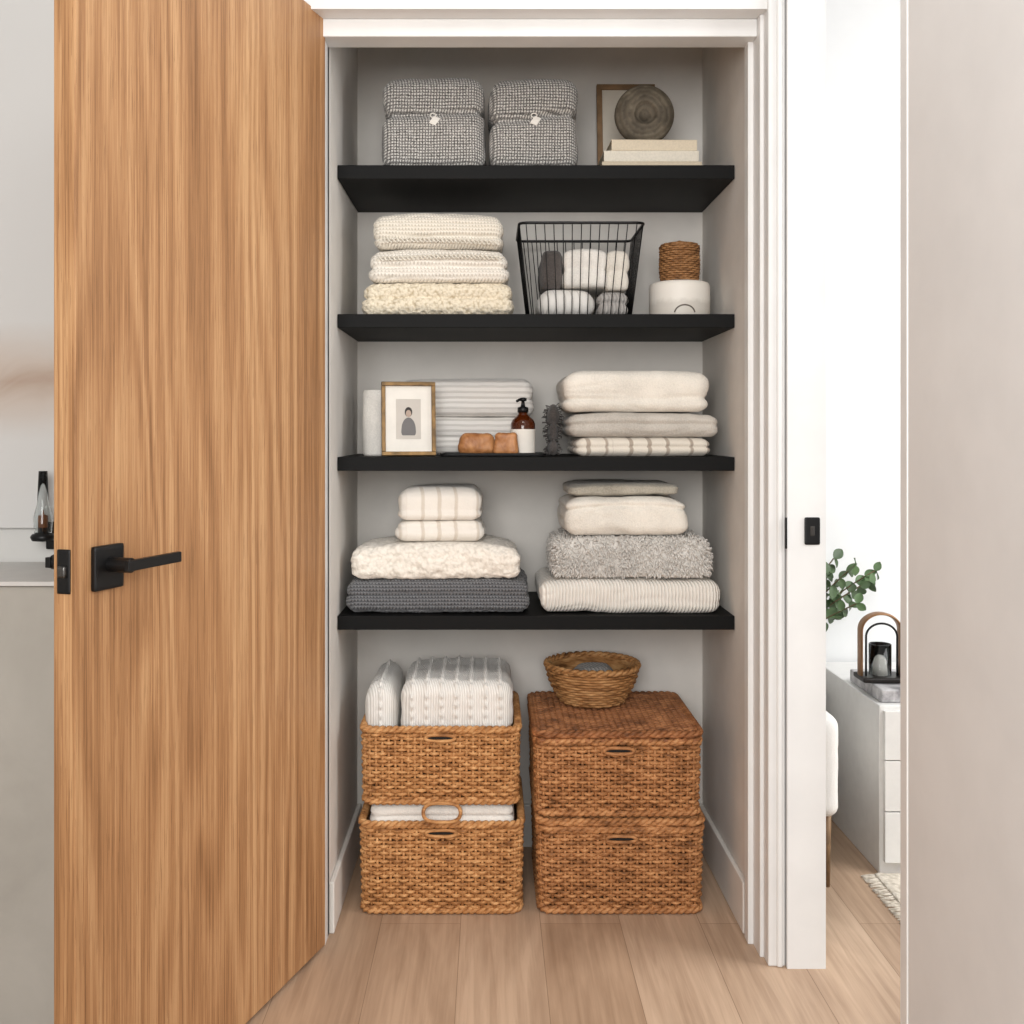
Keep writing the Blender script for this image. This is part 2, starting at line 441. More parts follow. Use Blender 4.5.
S('baseboard_right',(XR-0.012,2.47,0),(XR,YB-0.001,0.12),'closet',0.003)
S('baseboard_left',(XL,2.47,0),(XL+0.012,YB-0.001,0.12),'closet',0.003)
S('baseboard_back',(XL+0.014,YB-0.014,0),(XR-0.014,YB,0.12),'closet',0.003)
jl=np.array(jamb.location)
V,f=rbox((0.017,0.0015,0.030),(0.003,0.001,0.003),0.004)
sp=mk('strike_plate',V,f,M['black'],loc=tuple(np.array([X(812,2.31),2.3085,Z(531,2.31)])-jl),parent=jamb); sp['label']='black metal strike plate'
V,f=rbox((0.005,0.001,0.011),0.0008,0.004); mk('strike_hole',V,f,plain('slot_dark',(64,62,60),0.9,spec=0.1),loc=(0.0,-0.0012,0),parent=sp)
V,f=rbox((0.0020,0.003,0.034),0.001,0.004)
mk('strike_lip',V,f,M['black'],loc=tuple(np.array([X(786,2.308),2.308,Z(533,2.31)])-jl),parent=jamb)

# ---------------------------------------------------------------- oak door
P0=Vector((-0.372,2.395)); d=Vector((-0.258,-0.785)); ang=math.atan2(d.y,d.x); L=d.length
V,f=box((0,-0.040,0.012),(L,0,2.107))
door=mk('door_1',V,f,M['oak'],loc=(P0.x,P0.y,0),rot=(0,0,ang),smooth=False,kind='structure'); bev(door,0.0015)
door['label']='tall warm oak flush door standing open with black lever handle'
def lever(side):
    y0=0 if side>0 else -0.040
    s=side; hz=0.957; xc=L-0.069; p=[]
    out=0.050 if side>0 else 0.060
    p.append(rbox((0.035,0.005,0.035),0.002,0.006,c=(xc,y0+s*0.005,hz)))
    P=np.array([[xc,y0+s*0.008,hz+0.004],[xc,y0+s*out*0.6,hz+0.004],[xc,y0+s*out,hz+0.004]])
    p.append(tube(P,0.012,16))
    V,f=box((xc-0.126,y0+s*out-0.005,hz-0.0045),(xc+0.013,y0+s*out+0.005,hz+0.0125))
    p.append((V,f))
    V,f=join(p); o=mk('lever_handle',V,f,M['black'],parent=door,smooth=False); o['label']='black square-rose lever handle'; bev(o,0.0012)
lever(1); lever(-1)
V,f=rbox((0.0015,0.012,0.034),0.001,0.004,c=(L+0.001,-0.020,0.957)); mk('latch_plate',V,f,M['black'],parent=door)
V,f=rbox((0.005,0.007,0.009),0.002,0.003,c=(L+0.004,-0.020,0.957)); mk('latch_bolt',V,f,plain('bolt_steel',(90,88,86),0.3,0.9),parent=door)

# ---------------------------------------------------------------- left background
mc=NT('concrete',0.7); v=mc.coord(); fz=mc.noise(v,4,5,0.6,0.5); mc.color(mc.ramp(fz,[(0.3,(160,156,148)),(0.7,(174,170,162))]))
cons=boxo('console_table',(-1.75,2.03,0),(-0.80,2.325,0.876),mc.m,0.008,label='pale grey concrete console block against the wall',cat='console')
V,f=box((-0.49,-0.16,0.877),(0.49,0.147,0.885)); o=mk('console_top',V,f,plain('console_top_stone',(204,202,198),0.5),parent=cons,smooth=False)
mp=NT('abstract_paint',0.8); v=mp.coord(); a=mp.noise(v,5,4,0.6,0.8); zz=mp.sep(mp.coord())[2]
band=mp.math('SUBTRACT',1.0,mp.math('ABSOLUTE',mp.math('MULTIPLY',mp.math('SUBTRACT',zz,0.32),7.0)))
k=mp.math('MULTIPLY',mp.math('MAXIMUM',band,0.0),mp.math('ADD',a,0.1))
mp.color(mp.ramp(k,[(0.05,(202,201,199)),(0.4,(192,180,170)),(0.7,(166,142,124))]))
boxo('painting',(-1.6,2.312,0.96),(-0.82,2.329,2.3),mp.m,0.002,label='large pale abstract canvas with a soft brown smudge',cat='painting')
gl=NT('clear_glass',0.02,(235,238,238)); gl.b.inputs['Transmission Weight'].default_value=1.0; gl.b.inputs['IOR'].default_value=1.3
amber=NT('amber_glass',0.06,(88,38,12)); amber.b.inputs['Transmission Weight'].default_value=0.35
sx=X(45,2.27); sz=Z(541,2.27)
V,f=join([lathe([(0.006,0),(0.022,0.002),(0.026,0.010),(0.022,0.016),(0.010,0.020),(0.010,0.03)],32),
          rbox((0.006,0.022,0.006),0.003,0.004,c=(0,0.035,0.008)),rbox((0.014,0.003,0.03),0.002,0.005,c=(0,0.050,0.008))])
sc=mk('wall_sconce',V,f,M['black'],loc=(sx,2.260,sz),label='black wall sconce with clear glass chimney on the wall',cat='sconce')
V,f=lathe([(0.018,0.018),(0.020,0.05),(0.012,0.08),(0.009,0.15),(0.008,0.15),(0.0108,0.08),(0.0185,0.05),(0.017,0.019)],32,cap=False); mk('glass_chimney',V,f,gl.m,parent=sc)
V,f=lathe([(0.010,0.022),(0.010,0.055),(0.002,0.058),(0.001,0.068)],20); mk('candle',V,f,plain('amber_wax',(120,70,36),0.5),parent=sc)

# ---------------------------------------------------------------- shelves
YS=2.6
SH=[Z(165,YS),Z(314,YS),Z(457,YS),Z(616,YS)]
for z in SH:
    boxo('shelf',(XL+0.001,YS,z-0.034),(XR-0.001,YB-0.001,z),M['shelf'],0.0015,label='black painted wooden shelf fixed between the closet walls',cat='shelf',group='black closet shelves')

# ---------------------------------------------------------------- fabrics
m_check=cloth('check_weave',(222,219,214),(62,60,58),'check',0.0072,0.0010)
m_knitw=cloth('white_knit',(240,234,224),(214,207,195),'knit',0.009,0.0016)
m_knitc=cloth('cream_knit',(238,231,218),(210,202,187),'knit',0.008,0.0016)
m_boucle=cloth('cream_boucle',(232,221,199),(186,171,143),'boucle',0.006,0.0025)
m_terry=cloth('white_terry',(242,238,231),None,'terry')
m_terry2=cloth('ivory_terry',(238,232,221),None,'terry')
m_grey=cloth('grey_wool',(202,196,187),(174,168,159),'terry')
m_stripe=cloth('striped_linen',(236,230,221),(216,206,193),'stripe',0.046,0.0012)
m_plaid=cloth('brown_striped_wool',(226,218,205),(176,163,149),'stripe',0.05,0.0015)
m_greystripe=cloth('grey_striped_towel',(232,229,224),(210,206,201),'hstripe',0.014,0.0012)
m_gstripev=cloth('grey_vertical_striped_towel',(234,231,226),(210,206,201),'stripe',0.02,0.0012)
m_dark=cloth('charcoal_knit',(118,119,122),(60,60,64),'knit',0.008,0.003)
m_shag=cloth('shaggy_grey',(232,228,222),(206,201,195),'terry')
m_chunk=cloth('chunky_ivory',(238,231,220),(214,206,194),'boucle',0.007,0.002)
m_rib=cloth('ribbed_ivory',(242,238,230),(226,219,209),'rib',0.0085,0.0014)
m_sage=cloth('taupe_cloth',(192,186,172),(152,146,133),'terry')
m_charc=cloth('charcoal_cloth',(92,86,83),(62,58,56),'terry')
m_greyc=cloth('slate_cloth',(182,178,174),(154,150,147),'rib',0.01,0.0012)

# shelf 1
z=SH[0]
def bundle(x0,x1,ztop,yf):
    zs=Z(113,yf); H=ztop-z; fr=(zs-z)/H
    b=folded('folded_blanket',x0,x1,z,ztop,yf,yf+0.27,[fr],m_check,'black and white woven blanket bundle with small white tag',group='checked blanket bundles',amp=0.005,res=0.0038,sag=0.03,rx=0.026,ry=0.032,rz=0.032,depth=0.015,cw=0.008,grow=0.001)
    hz=zs-z
    V,f=rbox((0.009,0.002,0.011),0.0015,0.002); V=np.array(V); V[:,0]+=np.sin(V[:,2]*90)*0.003
    mk('tag',V,f,m_terry,loc=(0.004,-0.1375,hz-0.020),rot=(-0.15,0.35,0),parent=b)
    a=np.linspace(0,2*math.pi,30,endpoint=False)
    V,f=tube(np.c_[0.007*np.cos(a),np.full(30,-0.136),hz-0.006+0.005*np.sin(a)],0.0016,6,True); mk('tie_loop',V,f,m_terry,parent=b)
    return b
bundle(X(384,2.64),X(482,2.64),Z(75,2.64),2.64)
bundle(X(491,2.64),X(577,2.64),Z(76,2.64),2.64)
m_paperc=plain('cream_page_paper',(222,212,192),0.8)
def book(x0,x1,yf,yb,z0,z1,c,label,rot=0):
    cx=(x0+x1)/2;cy=(yf+yb)/2;hx=(x1-x0)/2;hy=(yb-yf)/2;h=z1-z0
    mt=plain('book_cloth',c,0.8,var=0.06,bump=0.0003,scale=200)
    parts=[box((-hx,-hy,0),(hx,hy,0.0028)),box((-hx,-hy,h-0.0028),(hx,hy,h)),rbox((hx,0.0035,h/2),(0.001,0.0035,h*0.2),0.006,c=(0,-hy,h/2))]
    V,f=join(parts); b=mk('book',V,f,mt,loc=(cx,cy,z0),rot=(0,0,rot),smooth=False,label=label,cat='book',group='books on the top shelf')
    V,f=box((-hx+0.004,-hy+0.001,0.0028),(hx-0.004,hy-0.005,h-0.0028)); mk('pages',V,f,m_paperc,parent=b,smooth=False)
    return b
bt=Z(139,2.68); hb=(bt-z)/3
book(X(602,2.68),X(702,2.68),2.68,2.86,z,z+hb,(212,198,174),'beige cloth book at the bottom of the stack')
book(X(604,2.68),X(699,2.68),2.683,2.86,z+hb,z+2*hb,(232,224,208),'cream cloth book in the middle of the stack')
book(X(611,2.68),X(697,2.68),2.686,2.85,z+2*hb,bt,(226,212,188),'ivory book on top of the stack',0.02)
def frame(name,w,h,bar,t,matf,matm,label,loc,rot):
    hw=w/2; parts=[]
    for lo,hi in (((-hw,-t,0),(hw,0,bar)),((-hw,-t,h-bar),(hw,0,h)),((-hw,-t,bar),(-hw+bar,0,h-bar)),((hw-bar,-t,bar),(hw,0,h-bar))): parts.append(box(lo,hi))
    V,f=join(parts); o=mk(name,V,f,matf,loc=loc,rot=rot,smooth=False,label=label,cat='picture frame'); bev(o,0.0012)
    V,f=box((-hw+bar*0.7,-t*0.5,bar*0.7),(hw-bar*0.7,-t*0.2,h-bar*0.7)); mk('mat_board',V,f,matm,parent=o,smooth=False)
    return o
m_wood=plain('brown_frame_wood',(146,114,80),0.55,var=0.3,scale=25)
m_matb=plain('cream_mat',(214,206,192),0.8)
fr=frame('picture_frame',X(657,2.93)-X(598,2.93),Z(79,2.93)-z-0.002,0.015,0.015,m_wood,m_matb,'thin brown wooden frame with cream mat standing against the back wall',((X(598,2.93)+X(657,2.93))/2,2.94,z+0.001),(-0.13,0,0))
m_disc=NT('weathered_disc',0.8); v=m_disc.coord(); q=m_disc.noise(v,22,5,0.6); rr=m_disc.n('ShaderNodeVectorMath'); rr.operation='LENGTH'
m_disc.l(m_disc.coord((1,0,1),(0,0,-0.076)),rr.inputs[0]); rg_=m_disc.math('SINE',m_disc.math('ADD',m_disc.math('MULTIPLY',rr.outputs['Value'],430),m_disc.math('MULTIPLY',q,14)))
m_disc.color(m_disc.ramp(m_disc.math('ADD',m_disc.math('MULTIPLY',rg_,0.05),q),[(0.3,(72,65,54)),(0.55,(104,95,81)),(0.8,(134,124,106))])); m_disc.bump(rg_,0.0005)
R=0.0765
prof=[(0.002,-0.016),(0.024,-0.016),(0.027,-0.026),(0.032,-0.028),(0.046,-0.026),(0.058,-0.022),(R-0.006,-0.017),(R,-0.006),(R,0.006),(R-0.006,0.017),(0.05,0.024),(0.002,0.026)]
V,f=lathe(prof,56); V=np.array(V); V=np.c_[V[:,0],V[:,2],V[:,1]]; V[:,2]+=R; ft=[q[::-1] for q in f]
V2,f2=rbox((0.026,0.018,0.006),0.004,0.004,c=(0,0,0.006)); V,f=join([(V,ft),(V2,f2)])
mk('disc_vase',V,f,m_disc.m,loc=(X(644.5,2.73),2.735,bt),label='round weathered brown disc vase standing on cream books',cat='vase')

# shelf 2 left stack
z=SH[1]; yf=2.64; D=0.30
za=Z(282,yf); zb=Z(248,yf); zt=Z(211,yf)
g='blankets stacked on the second shelf'
folded('folded_blanket',X(365,yf),X(510,yf),z,za,yf,yf+D,[0.52],m_boucle,'chunky cream boucle blanket folded at the bottom of a stack',group=g,amp=0.004,fine=0.004,ffreq=110,res=0.0035,sag=0.04,depth=0.004)
b=folded('folded_blanket',X(371,yf),X(506,yf),za,zb,yf,yf+D-0.01,[0.42],m_knitw,'ivory knit blanket with a braided edge folded in a stack',group=g,amp=0.004,sag=0.08,depth=0.006,wr=0.003)
def braid(par,w,yy,zz,wav,seed):
    n=int(w/0.0016); xx=np.linspace(-w/2,w/2,n); p=[]
    for s in range(2):
        a=xx*2*math.pi/0.022+s*math.pi
        zc=zz+np.sin(xx*14+seed)*wav
        edge=np.clip((np.abs(xx)-w/2+0.03)/0.03,0,1)**2*0.020
        p.append(tube(np.c_[xx,yy+np.cos(a)*0.003+edge,zc+np.sin(a)*0.0045],0.0026,6))
    V,f=join(p); mk('braided_trim',V,f,m_knitc,parent=par)
braid(b,0.325,-(D-0.01)/2-0.007,(zb-za)*0.70,0.003,1.0)
b=folded('folded_blanket',X(375,yf),X(501,yf),zb,zt,yf+0.005,yf+D-0.01,[0.33],m_knitc,'white knit throw with a braided edge atop a stack',group=g,amp=0.005,sag=0.14,depth=0.006,wr=0.003)
braid(b,0.305,-(D-0.015)/2-0.006,(zt-zb)*0.18,0.003,2.3)
# wire basket
m_wire=M['black']
wt=(X(644,2.66)-X(519,2.66))/2; wb=(X(633,2.68)-X(530,2.68))/2
xc=X(581.5,2.67); hgt=Z(222,2.65)-z; dt=0.13; db=0.11; cy=2.79
xy,nr=rrect(wt,dt,0.018,120); V,f=tube(np.c_[xy,np.full(120,hgt)],0.0036,8,True)
wbk=mk('wire_basket',V,f,m_wire,loc=(xc,cy,z),label='black wire basket holding rolled and folded towels',cat='basket')
xy,nr=rrect(wb,db,0.018,120); V,f=tube(np.c_[xy,np.full(120,0.003)],0.0028,8,True); mk('base_ring',V,f,m_wire,parent=wbk)
p=[]
n=48; A,_=rrect(wb,db,0.018,n); B,_=rrect(wt,dt,0.018,n)
for k in range(n): p.append(tube(np.array([[A[k,0],A[k,1],0.002],[(A[k,0]+B[k,0])/2,(A[k,1]+B[k,1])/2,hgt/2],[B[k,0],B[k,1],hgt]]),0.0012,6))
for k in np.linspace(-wb*0.9,wb*0.9,12): p.append(tube(np.array([[k,-db,0.002],[k,0,0.002],[k,db,0.002]]),0.0012,5))
V,f=join(p); mk('wire_mesh',V,f,m_wire,parent=wbk)
g='towels in the wire basket'
folded('rolled_towel',X(538,2.70),X(596,2.70),z+0.005,z+0.078,2.70,2.87,[],m_gstripev,'white striped rolled towel inside the wire basket',cat='towel',group=g,amp=0.003,sag=0.12,rx=0.03,rz=0.036,ry=0.04,grow=0)
folded('folded_towel',X(599,2.70),X(628,2.70),z+0.005,z+0.070,2.70,2.87,[0.5],m_greyc,'slate grey folded towel inside the wire basket',cat='towel',group=g,amp=0.002,rz=0.02,rx=0.012,grow=0)
folded('folded_towel',X(541,2.72),X(563,2.72),z+0.079,z+0.178,2.71,2.87,[],m_charc,'dark charcoal folded cloth inside the wire basket',cat='towel',group=g,amp=0.003,rx=0.010,grow=0)
folded('folded_towel',X(564,2.71),X(606,2.71),z+0.080,z+0.181,2.705,2.87,[0.5],m_terry,'white folded towel inside the wire basket',cat='towel',group=g,amp=0.002,rx=0.008,ry=0.014,rz=0.010,grow=0,depth=0.003)
folded('folded_towel',X(606.5,2.71),X(628,2.71),z+0.073,z+0.178,2.71,2.87,[0.5],m_terry2,'ivory folded towel inside the wire basket',cat='towel',group=g,amp=0.002,rx=0.008,ry=0.014,rz=0.010,grow=0,depth=0.003)
# white pot and wicker jar
cyp=2.77; xp=X(681.5,cyp-0.03); rp=0.0785
zt=Z(279,cyp-rp)-z
m_cer=NT('two_tone_ceramic',0.5); v=m_cer.coord(); zc_=m_cer.sep(v)[2]; nn=m_cer.noise(v,60,4)
m_cer.color(m_cer.ramp(m_cer.math('ADD',m_cer.math('MULTIPLY',zc_,6),m_cer.math('MULTIPLY',nn,0.12)),[(0.30,(214,208,198)),(0.38,(236,231,222))]))
prof=[(0.03,0),(rp-0.006,0.0),(rp-0.001,0.006),(rp,0.02),(rp,zt-0.012),(rp-0.003,zt-0.003),(rp-0.01,zt),(0.002,zt)]
V,f=lathe(prof,56); pot=mk('ceramic_pot',V,f,m_cer.m,loc=(xp,cyp,z),label='round white two-tone ceramic pot under a woven jar',cat='pot')
a=np.linspace(math.pi*0.05,math.pi*0.95,24); P=np.c_[0.026*np.cos(a),-np.sqrt(rp**2-(0.026*np.cos(a))**2)-0.001,0.012+0.022*np.sin(a)]
V,f=tube(P,0.0018,6); mk('arch_mark',V,f,plain('dark_glaze',(110,102,92),0.5),parent=pot)
zj=z+zt+0.0005; rj=0.0495; hj=Z(238,cyp-rj)-zj
m_jar=wick('jar_wicker',(176,130,86),(142,100,62),(86,58,34))
def roundweave(fr,z0,z1,row,ns,amp,seed=0,rad=None):
    parts=[]; rows=int(round((z1-z0)/row)); row=(z1-z0)/rows; dn=6
    for i in range(rows):
        t=(i+.5)/rows; zz=z0+(z1-z0)*t; a=np.arange(ns*dn)*2*math.pi/(ns*dn)
        r=fr(t)+amp*np.cos(np.arange(ns*dn)*math.pi/dn+math.pi*(i%2))
        parts.append(tube(np.c_[r*np.cos(a),r*np.sin(a),np.full(len(a),zz)],rad or row*0.52,6,True))
    return parts
p=roundweave(lambda t:rj*(0.93+0.05*math.sin(math.pi*t)+0.04*t),0.003,hj*0.72,0.0058,30,0.0018)
p.append(lathe([(0.002,0.001),(rj*0.9,0.001),(rj*0.93,hj*0.7),(0.002,hj*0.7)],36))
V,f=join(p); jar=mk('woven_jar',V,f,m_jar,loc=(xp,cyp,zj),label='small dark brown woven lidded jar on a white pot',cat='jar')
p=roundweave(lambda t:rj*(1.0),hj*0.73,hj*0.88,0.0058,30,0.0015)
p+=roundweave(lambda t:rj*(0.98-0.95*t),hj*0.89,hj*0.98,0.0011,24,0.001,rad=0.0032)
p.append(lathe([(0.002,hj*0.72),(rj*0.95,hj*0.72),(rj*0.95,hj*0.88),(0.002,hj*0.96)],36)); p.append(lathe([(0.002,hj*0.95),(0.006,hj*0.97),(0.007,hj*1.0),(0.002,hj*1.02)],16))
V,f=join(p); mk('jar_lid',V,f,m_jar,parent=jar)

# shelf 3
z=SH[2]
xr=X(376,2.74); rr_=0.036; hh=Z(390,2.74)-z
th=np.linspace(0,5*2*math.pi,220); ra=0.006+(rr_-0.006)*th/th[-1]
sp_=np.c_[ra*np.cos(th),ra*np.sin(th)]
p=[lathe([(0.004,0),(rr_-0.003,0.0),(rr_,0.006),(rr_+0.001,hh*0.5),(rr_,hh-0.006),(rr_-0.004,hh-0.001),(0.004,hh-0.004)],40),tube(np.c_[sp_*0.93,np.full(220,hh-0.003)],0.003,6)]
V,f=join(p); mk('rolled_towel',V,f,m_terry,loc=(xr,2.76,z),label='white rolled towel standing upright beside a gold frame',cat='towel')
g='pale striped towels behind the tray'
zt=Z(378,2.78); hh=(zt-z); zm=z+hh*0.5
folded('folded_towel',X(397,2.80),X(528,2.80),z,zm,2.785,2.96,[0.5],m_greystripe,'pale grey striped towel folded at the bottom of the pile',cat='towel',group=g,amp=0.003,sag=0.03,depth=0.004)
folded('folded_towel',X(402,2.80),X(530,2.80),zm,zt,2.785,2.96,[0.45],m_greystripe,'pale grey striped towel folded on top of the pile',cat='towel',group=g,amp=0.004,sag=0.05,depth=0.004)
m_gold=plain('aged_brass',(132,102,62),0.42,0.6,var=0.4,scale=40)
m_mat2=plain('white_mat',(232,228,220),0.8)
fw=X(436,2.665)-X(382,2.665); fh=Z(382,2.665)-z-0.001
fo=frame('picture_frame',fw,fh,0.0100,0.018,m_gold,m_mat2,'gold picture frame with a white mat and small portrait print',((X(382,2.665)+X(435,2.665))/2,2.665,z+0.001),(-0.10,0,0.16))
V,f=box((-0.031,-0.0105,0.042),(0.031,-0.0092,0.143)); mk('print',V,f,plain('print_grey',(198,192,184),0.7),parent=fo,smooth=False)
a=np.linspace(0,2*math.pi,28,endpoint=False)
def flat(pts,y,mat,nm): 
    return mk(nm,[(x_,y,z_) for x_,z_ in pts],[tuple(range(len(pts)))],mat,parent=fo,smooth=False)
flat([(0.019*math.cos(t)*(1 if math.sin(t)<0 else 0.95),0.066+0.030*max(math.sin(t),-0.5)) for t in a],-0.0109,plain('print_coat',(110,108,108),0.7),'printed_shoulders')
flat([(0.0095*math.cos(t),0.110+0.0125*math.sin(t)) for t in a],-0.0112,plain('print_hair',(50,46,44),0.7),'printed_hair')
flat([(0.0068*math.cos(t),0.106+0.009*math.sin(t)) for t in a],-0.0115,plain('print_skin',(176,156,142),0.7),'printed_face')
V,f=box((-0.012,0.0,0.0),(0.012,0.003,0.14)); V=np.array(V,float); V[:,1]+=(0.14-V[:,2])*0.35; mk('easel_back',V,f,M['black'],parent=fo,smooth=False)
# tray
V,f=rbox((X(545,2.69)/2-X(441,2.69)/2,0.062,0.002),(0.012,0.012,0.0018),0.005,c=(0,0,0.002))
xy,nr=rrect(X(545,2.69)/2-X(441,2.69)/2-0.002,0.06,0.012,80)
V,f=join([(V,f),tube(np.c_[xy,np.full(80,0.006)],0.003,6,True)])
mk('tray',V,f,M['black'],loc=((X(441,2.69)+X(545,2.69))/2,2.69,z+0.0002),label='low black rectangular tray with soap and a bottle on it',cat='tray')
m_soap=NT('amber_soap',0.5,(190,110,50)); v=m_soap.coord(); q=m_soap.noise(v,25,4,0.6,1.0); m_soap.color(m_soap.ruler if False else m_soap.ramp(q,[(0.3,(146,90,48)),(0.65,(200,142,90))])); m_soap.bump(q,0.001)
def soap(hx,hy,hz,loc,rot,label,r=0.007):
    V,f,N=rbox((hx,hy,hz),(r,r,r),0.003,True); V=disp(V,N,0.0025,30,hx*100); V[:,0]*=1-0.10*(V[:,2]/hz); V[:,2]=np.maximum(V[:,2]+hz,0.0005)
    mk('soap_bar',V,f,m_soap.m,loc=loc,rot=rot,label=label,cat='soap',group='amber soap bars on the tray')
soap(0.047,0.020,0.027,(X(477,2.70),2.703,z+0.004),(0,0,0.10),'large rounded amber brown soap block on the black tray',r=0.018)
soap(0.030,0.014,0.028,(X(506,2.665),2.665,z+0.004),(0,0,-0.12),'tan soap bar standing upright on the black tray',r=0.009)
xb=X(523,2.71); rb=0.031
prof=[(0.004,0),(rb-0.003,0),(rb,0.004),(rb,0.078),(rb-0.004,0.088),(rb-0.014,0.097),(0.012,0.102),(0.012,0.108),(0.004,0.108)]
V,f=lathe(prof,40); bo=mk('pump_bottle',V,f,amber.m,loc=(xb,2.713,z+0.0045),label='amber glass soap bottle with black pump and white label',cat='bottle')
V,f=lathe([(rb+0.0006,0.004),(rb+0.0006,0.064)],40,cap=False); mk('bottle_label',V,f,plain('label_white',(236,231,222),0.7),parent=bo)
p=[lathe([(0.004,0.106),(0.014,0.107),(0.014,0.119),(0.006,0.122),(0.004,0.135),(0.009,0.136),(0.010,0.143),(0.003,0.145)],24),tube(np.array([[0,0,0.139],[-0.008,-0.012,0.14],[-0.016,-0.024,0.135]]),0.0035,8)]
V,f=join(p); mk('pump',V,f,M['black'],parent=bo)
# right stack
yf=2.635; D=0.30; g='blankets stacked on the third shelf'
za=Z(437,yf); zb=Z(412,yf); zt=Z(370,yf)
folded('folded_blanket',X(577,yf),X(711,yf),z,za,yf,yf+D,[0.5],m_plaid,'cream blanket with brown stripes folded at the bottom of a stack',group=g,amp=0.003,sag=0.04,depth=0.005)
folded('folded_blanket',X(570,yf),X(718,yf),za,zb,yf-0.005,yf+D,[0.55],m_grey,'warm grey wool blanket folded in the middle of a stack',group=g,amp=0.004,sag=0.15,depth=0.005,wr=0.002)
folded('folded_blanket',X(567,yf),X(707,yf),zb,zt,yf,yf+D,[0.32],m_terry2,'thick ivory blanket folded on top of a stack',group=g,amp=0.005,sag=0.06,depth=0.005,cw=0.005,rx=0.03,wr=0.002)
folded('scarf',X(549.5,2.75),X(558,2.75),z,Z(404,2.75),2.745,2.86,[0.3,0.65],m_charc,'dark charcoal fringed scarf bunched beside a stack of blankets',cat='scarf',amp=0.003,tuft=(120,0.013,0.0015),grow=0)

# shelf 4 left
z=SH[3]; yf=2.625; D=0.31; g='blankets stacked on the fourth shelf'
za=Z(580,yf); zb=Z(546,yf)
folded('folded_blanket',X(348,yf),X(527,yf),z,za,yf,yf+D,[0.55],m_dark,'charcoal chunky knit blanket folded at the bottom of a stack',group=g,amp=0.005,fine=0.003,res=0.0038,sag=0.06,depth=0.004)
folded('folded_blanket',X(352,yf),X(519,yf),za,zb,yf,yf+D-0.01,[],m_chunk,'ivory chunky knit blanket folded under small towels',group=g,amp=0.008,fine=0.004,ffreq=80,res=0.0038,sag=0.16,crown=0.006,rx=0.03,wr=0.004)
yf2=2.66; zc=Z(521,yf2); zd=Z(487,yf2); zb2=zb+0.006
g='small striped towels'
folded('folded_towel',X(397,yf2),X(482,yf2),zb2,zc,yf2,yf2+0.2,[0.72],m_stripe,'small cream towel with faint tan stripes, lower of two',cat='towel',group=g,amp=0.004,sag=0.06,rx=0.028,rz=0.03,depth=0.003)
folded('folded_towel',X(399,yf2),X(480,yf2),zc,zd,yf2+0.003,yf2+0.2,[0.30],m_stripe,'small cream towel with faint tan stripes, upper of two',cat='towel',group=g,amp=0.004,sag=0.08,rx=0.028,rz=0.03,depth=0.003)
# shelf 4 right
g='throws stacked on the fourth shelf'
za=Z(580,yf); zb=Z(536,yf); zc=Z(497,yf); zd=Z(484,yf)
folded('folded_blanket',X(542,yf),X(720,yf),z,za,yf,yf+D,[],m_rib,'ivory ribbed blanket folded at the bottom of a stack',group=g,amp=0.006,sag=0.12,wr=0.002)
folded('folded_blanket',X(558,yf),X(709,yf),za+0.001,zb-0.004,yf+0.014,yf+D-0.02,[],m_shag,'shaggy grey throw with long pile folded in a stack',group=g,amp=0.004,sag=0.10,tuft=(8500,0.018,0.0016),grow=0)
folded('folded_blanket',X(568,yf),X(687,yf),zb,zc,yf+0.01,yf+D-0.03,[0.75],m_terry2,'cream blanket folded near the top of a stack',group=g,amp=0.007,sag=0.12,rx=0.03,wr=0.004)
folded('folded_blanket',X(571,yf),X(680,yf),zc,zd,yf+0.03,yf+D-0.03,[0.5],m_sage,'thin taupe cloth folded on top of a cream blanket',group=g,amp=0.006,sag=0.15,depth=0.003)

# ---------------------------------------------------------------- floor baskets
YF=2.562
xl0,xl1=X(357,YF),X(525,YF)
hb=0.226
g='wicker storage baskets'
basket('wicker_basket',xl0,xl1,YF,YF+0.39,0.0,hb,M['wick_tan'],'honey tan wicker basket on the floor filled with a white towel',g,seed=3)
folded('folded_towel',xl0+0.032,xl1-0.032,0.15,0.262,YF+0.030,YF+0.36,[0.4,0.7],m_terry,'white towel folded inside the lower tan basket',cat='towel',amp=0.003,sag=0.02)
ub=basket('wicker_basket',X(359,YF)-0.002,X(521,YF)+0.002,YF+0.004,YF+0.38,0.263,0.455-0.263,M['wick_tan'],'honey tan wicker basket stacked on another, holding white throws',g,seed=9)
a=np.linspace(0,2*math.pi,50,endpoint=False)
V,f=join([tube(np.c_[0.045*np.sign(np.cos(a))*np.abs(np.cos(a))**.7+0.005,np.full(50,-0.195-0.006)+0.003*np.sin(a*3),-0.010+0.024*np.sin(a)],0.0045,6,True)])
mk('rope_loop',V,f,M['wick_tan'],parent=ub)
def tuftpat(V,N):
    a_=np.clip(np.cos(2*math.pi*V[:,0]/0.036),0,1)**3
    s_=V[:,2]*1.0+V[:,1]*1.0*np.where(np.abs(N[:,2])>0.6,1,0)
    b__=0.3+0.7*np.clip(0.5+0.5*np.cos(2*math.pi*s_/0.024),0,1)
    return 0.009*a_*b__*np.clip(1-np.abs(N[:,0])*1.5,0,1)
m_tuft=cloth('tufted_white',(238,235,230),(218,214,207),'rib',0.006,0.0006)
folded('folded_throw',X(401,2.62),X(512,2.62),0.30,0.558,2.60,2.90,[],m_tuft,'white tufted throw folded inside the tan basket',cat='throw',amp=0.006,sag=0.03,rx=0.025,ry=0.035,rz=0.035,res=0.003,pat=tuftpat,grow=0)
